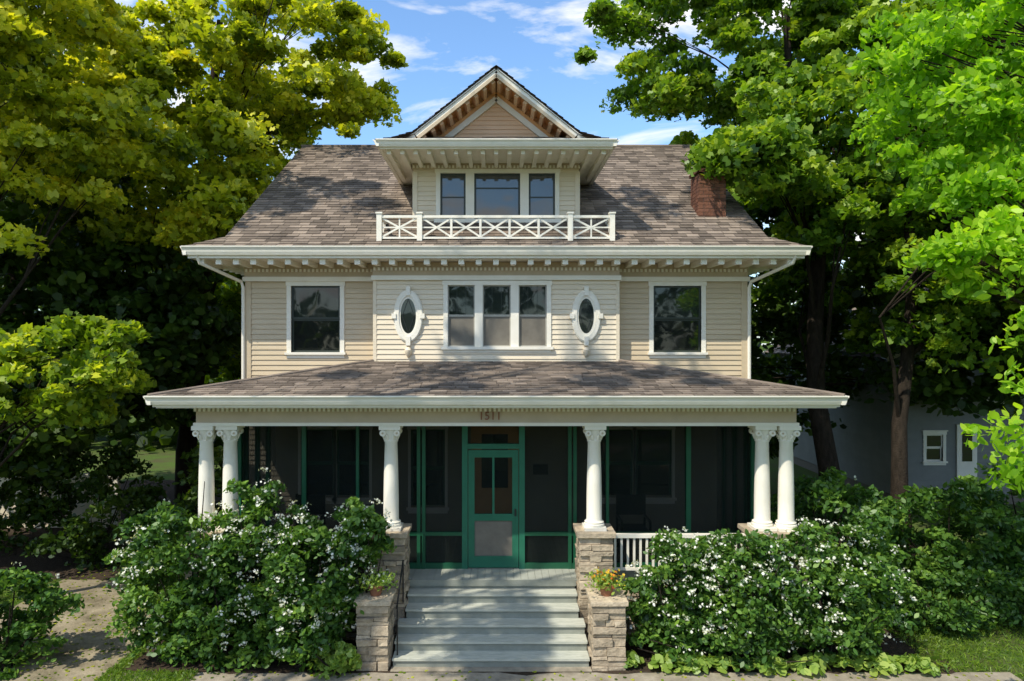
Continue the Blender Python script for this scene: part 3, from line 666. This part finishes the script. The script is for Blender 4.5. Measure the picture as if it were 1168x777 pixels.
k=empty('kerb'); g=Geo(); M['conc']=mc
for y in (-6.15,-14): g.box('kerbstone','conc',-60,60,y,y+.15,0,.12)
g.finish(k)
def grass(x0,x1,y0,y1,n): return np.stack([rng.uniform(x0,x1,n),rng.uniform(y0,y1,n),np.full(n,.03)],1)
e=empty('grass')
P=np.vstack([grass(7.6,15,9.0,16,32000),grass(6.6,7.6,10.12,13,3000),grass(-10.5,-8.95,9,14,5000),grass(-5.75,-4.4,9.6,10.1,1800),grass(-5.75,-5.5,10,14,1500)])
leaf_mesh('blades',P,.11,'blade',e,np.array([(-.06,-.4),(.06,-.4),(0,.7)]),.0,curl=0,nrm=rng.normal(size=(len(P),3))*np.array([1,1,0]))
e=empty('leaf_litter')
P=np.vstack([np.stack([rng.uniform(-5.7,7.6,500),9.2+rng.random(500)*.95,np.full(500,.022)],1),np.stack([rng.uniform(-8.9,-5.75,900),rng.uniform(9.5,15,900),np.full(900,.018)],1)])
leaf_mesh('litter',P,.05,'leafM',e,T_HEX,6,curl=.05)

# ------------------------------------------------------------ neighbours
def neighbour(name,x0,x1,y0,y1,h,rh,wins,wallm='greysiding',doors=()):
    global G
    e=empty(name); old=G; G=Geo()
    siding(G,'front_wall',wallm,(x0,y0),(1,0),(0,-1),x1-x0,.3,h,[(w[0]-x0,w[1]-x0,w[2],w[3]) for w in wins],exp=.14)
    siding(G,'side_wall',wallm,(x0,y0),(0,1),(-1,0),y1-y0,.3,h,exp=.14); siding(G,'side_wall',wallm,(x1,y0),(0,1),(1,0),y1-y0,.3,h,exp=.14)
    G.box('foundation','mortar',x0,x1,y0+.02,y1,0,.3)
    for w in wins: window(G,*w,y0)
    for a,b in doors:
        G.box('door','white',a,b,y0-.06,y0-.02,.3,2.4); G.box('door_pane','glass',a+.15,b-.15,y0-.07,y0-.061,1.3,2.2)
    m=(x0+x1)/2; o=.4
    G.prism('gable',wallm,[(x0,h),(x1,h),(m,h+rh)],y0,y1)
    shingle(G,'roof',(x0-o,y0-o,h-.2),(x0-o,y1+o,h-.2),(m,y1+o,h+rh+.1),(m,y0-o,h+rh+.1),exp=.2,tab=.4)
    shingle(G,'roof',(x1+o,y0-o,h-.2),(x1+o,y1+o,h-.2),(m,y1+o,h+rh+.1),(m,y0-o,h+rh+.1),exp=.2,tab=.4)
    for s,xe in ((1,x0-o),(-1,x1+o)): G.beam('rake','white',(xe,y0-o,h-.24),(m,y0-o,h+rh+.04),.05,.2)
    G.finish(e); G=old
neighbour('neighbour_house',11.9,21,20.5,29,4.6,2.6,[(12.9,13.4,1.3,2.1),(16.2,17.1,1.3,2.7),(14.8,15.4,3.1,4.1)],doors=[(13.8,14.4)])
e=empty('garden_wall'); g=Geo(); g.box('panel','siding2',-22,-9.9,17.9,18.0,0,1.35); g.box('cap','white',-22,-9.88,17.86,18.04,1.35,1.42)
for i in range(7): g.box('post','white',-10.05-2*i,-9.9-2*i,17.84,17.899,0,1.349)
g.finish(e)

# ------------------------------------------------------------ light, sky
SAZ=-44; SEL=52
a=math.radians(SAZ); el=math.radians(SEL)
sd=Vector((math.sin(a)*math.cos(el),-math.cos(a)*math.cos(el),math.sin(el)))
sun=bpy.data.lights.new('sun','SUN'); sun.energy=5.0; sun.angle=math.radians(.53); sun.color=(1,.94,.81)
so=bpy.data.objects.new('sun',sun); COL.objects.link(so); so.rotation_euler=sd.to_track_quat('Z','Y').to_euler()
w=bpy.data.worlds.new('World'); scene.world=w; w.use_nodes=True; N=w.node_tree.nodes; L=w.node_tree.links
bg=N['Background']; sk=N.new('ShaderNodeTexSky'); sk.sky_type='NISHITA'; sk.sun_disc=False
sk.sun_elevation=el; sk.sun_rotation=math.atan2(sd.x,sd.y); sk.air_density=1.1; sk.dust_density=.7; sk.ozone_density=1.5
tc=N.new('ShaderNodeTexCoord'); mp=N.new('ShaderNodeMapping'); mp.inputs['Scale'].default_value=(1.3,1.6,4.5); mp.inputs['Rotation'].default_value=(0,.3,0); mp.inputs['Location'].default_value=(.75,.2,.1)
no=N.new('ShaderNodeTexNoise'); no.inputs['Scale'].default_value=3.0; no.inputs['Detail'].default_value=9; no.inputs['Roughness'].default_value=.56; no.inputs['Distortion'].default_value=.4
r=N.new('ShaderNodeValToRGB'); r.color_ramp.elements[0].position=.485; r.color_ramp.elements[1].position=.62
bo=N.new('ShaderNodeVectorMath'); bo.operation='MULTIPLY'; bo.inputs[1].default_value=(1.3,1.6,1.85)
mx=N.new('ShaderNodeMix'); mx.data_type='RGBA'; mx.inputs['B'].default_value=(8.5,8.5,8.5,1)
L.new(tc.outputs['Generated'],mp.inputs['Vector']); L.new(mp.outputs[0],no.inputs['Vector']); L.new(no.outputs['Fac'],r.inputs['Fac'])
L.new(r.outputs[0],mx.inputs['Factor']); L.new(sk.outputs[0],bo.inputs[0]); L.new(bo.outputs[0],mx.inputs['A']); L.new(mx.outputs['Result'],bg.inputs['Color'])
bg.inputs['Strength'].default_value=.14
scene.view_settings.view_transform='Standard'; scene.view_settings.look='None'; scene.view_settings.exposure=0

cam=bpy.data.cameras.new('camera'); cam.lens=24.0; cam.sensor_width=36; cam.shift_x=.0154; cam.clip_end=600; cam.clip_start=.1
co=bpy.data.objects.new('camera',cam); COL.objects.link(co); co.location=(0,0,4.92); co.rotation_euler=(math.pi/2,0,0); scene.camera=co
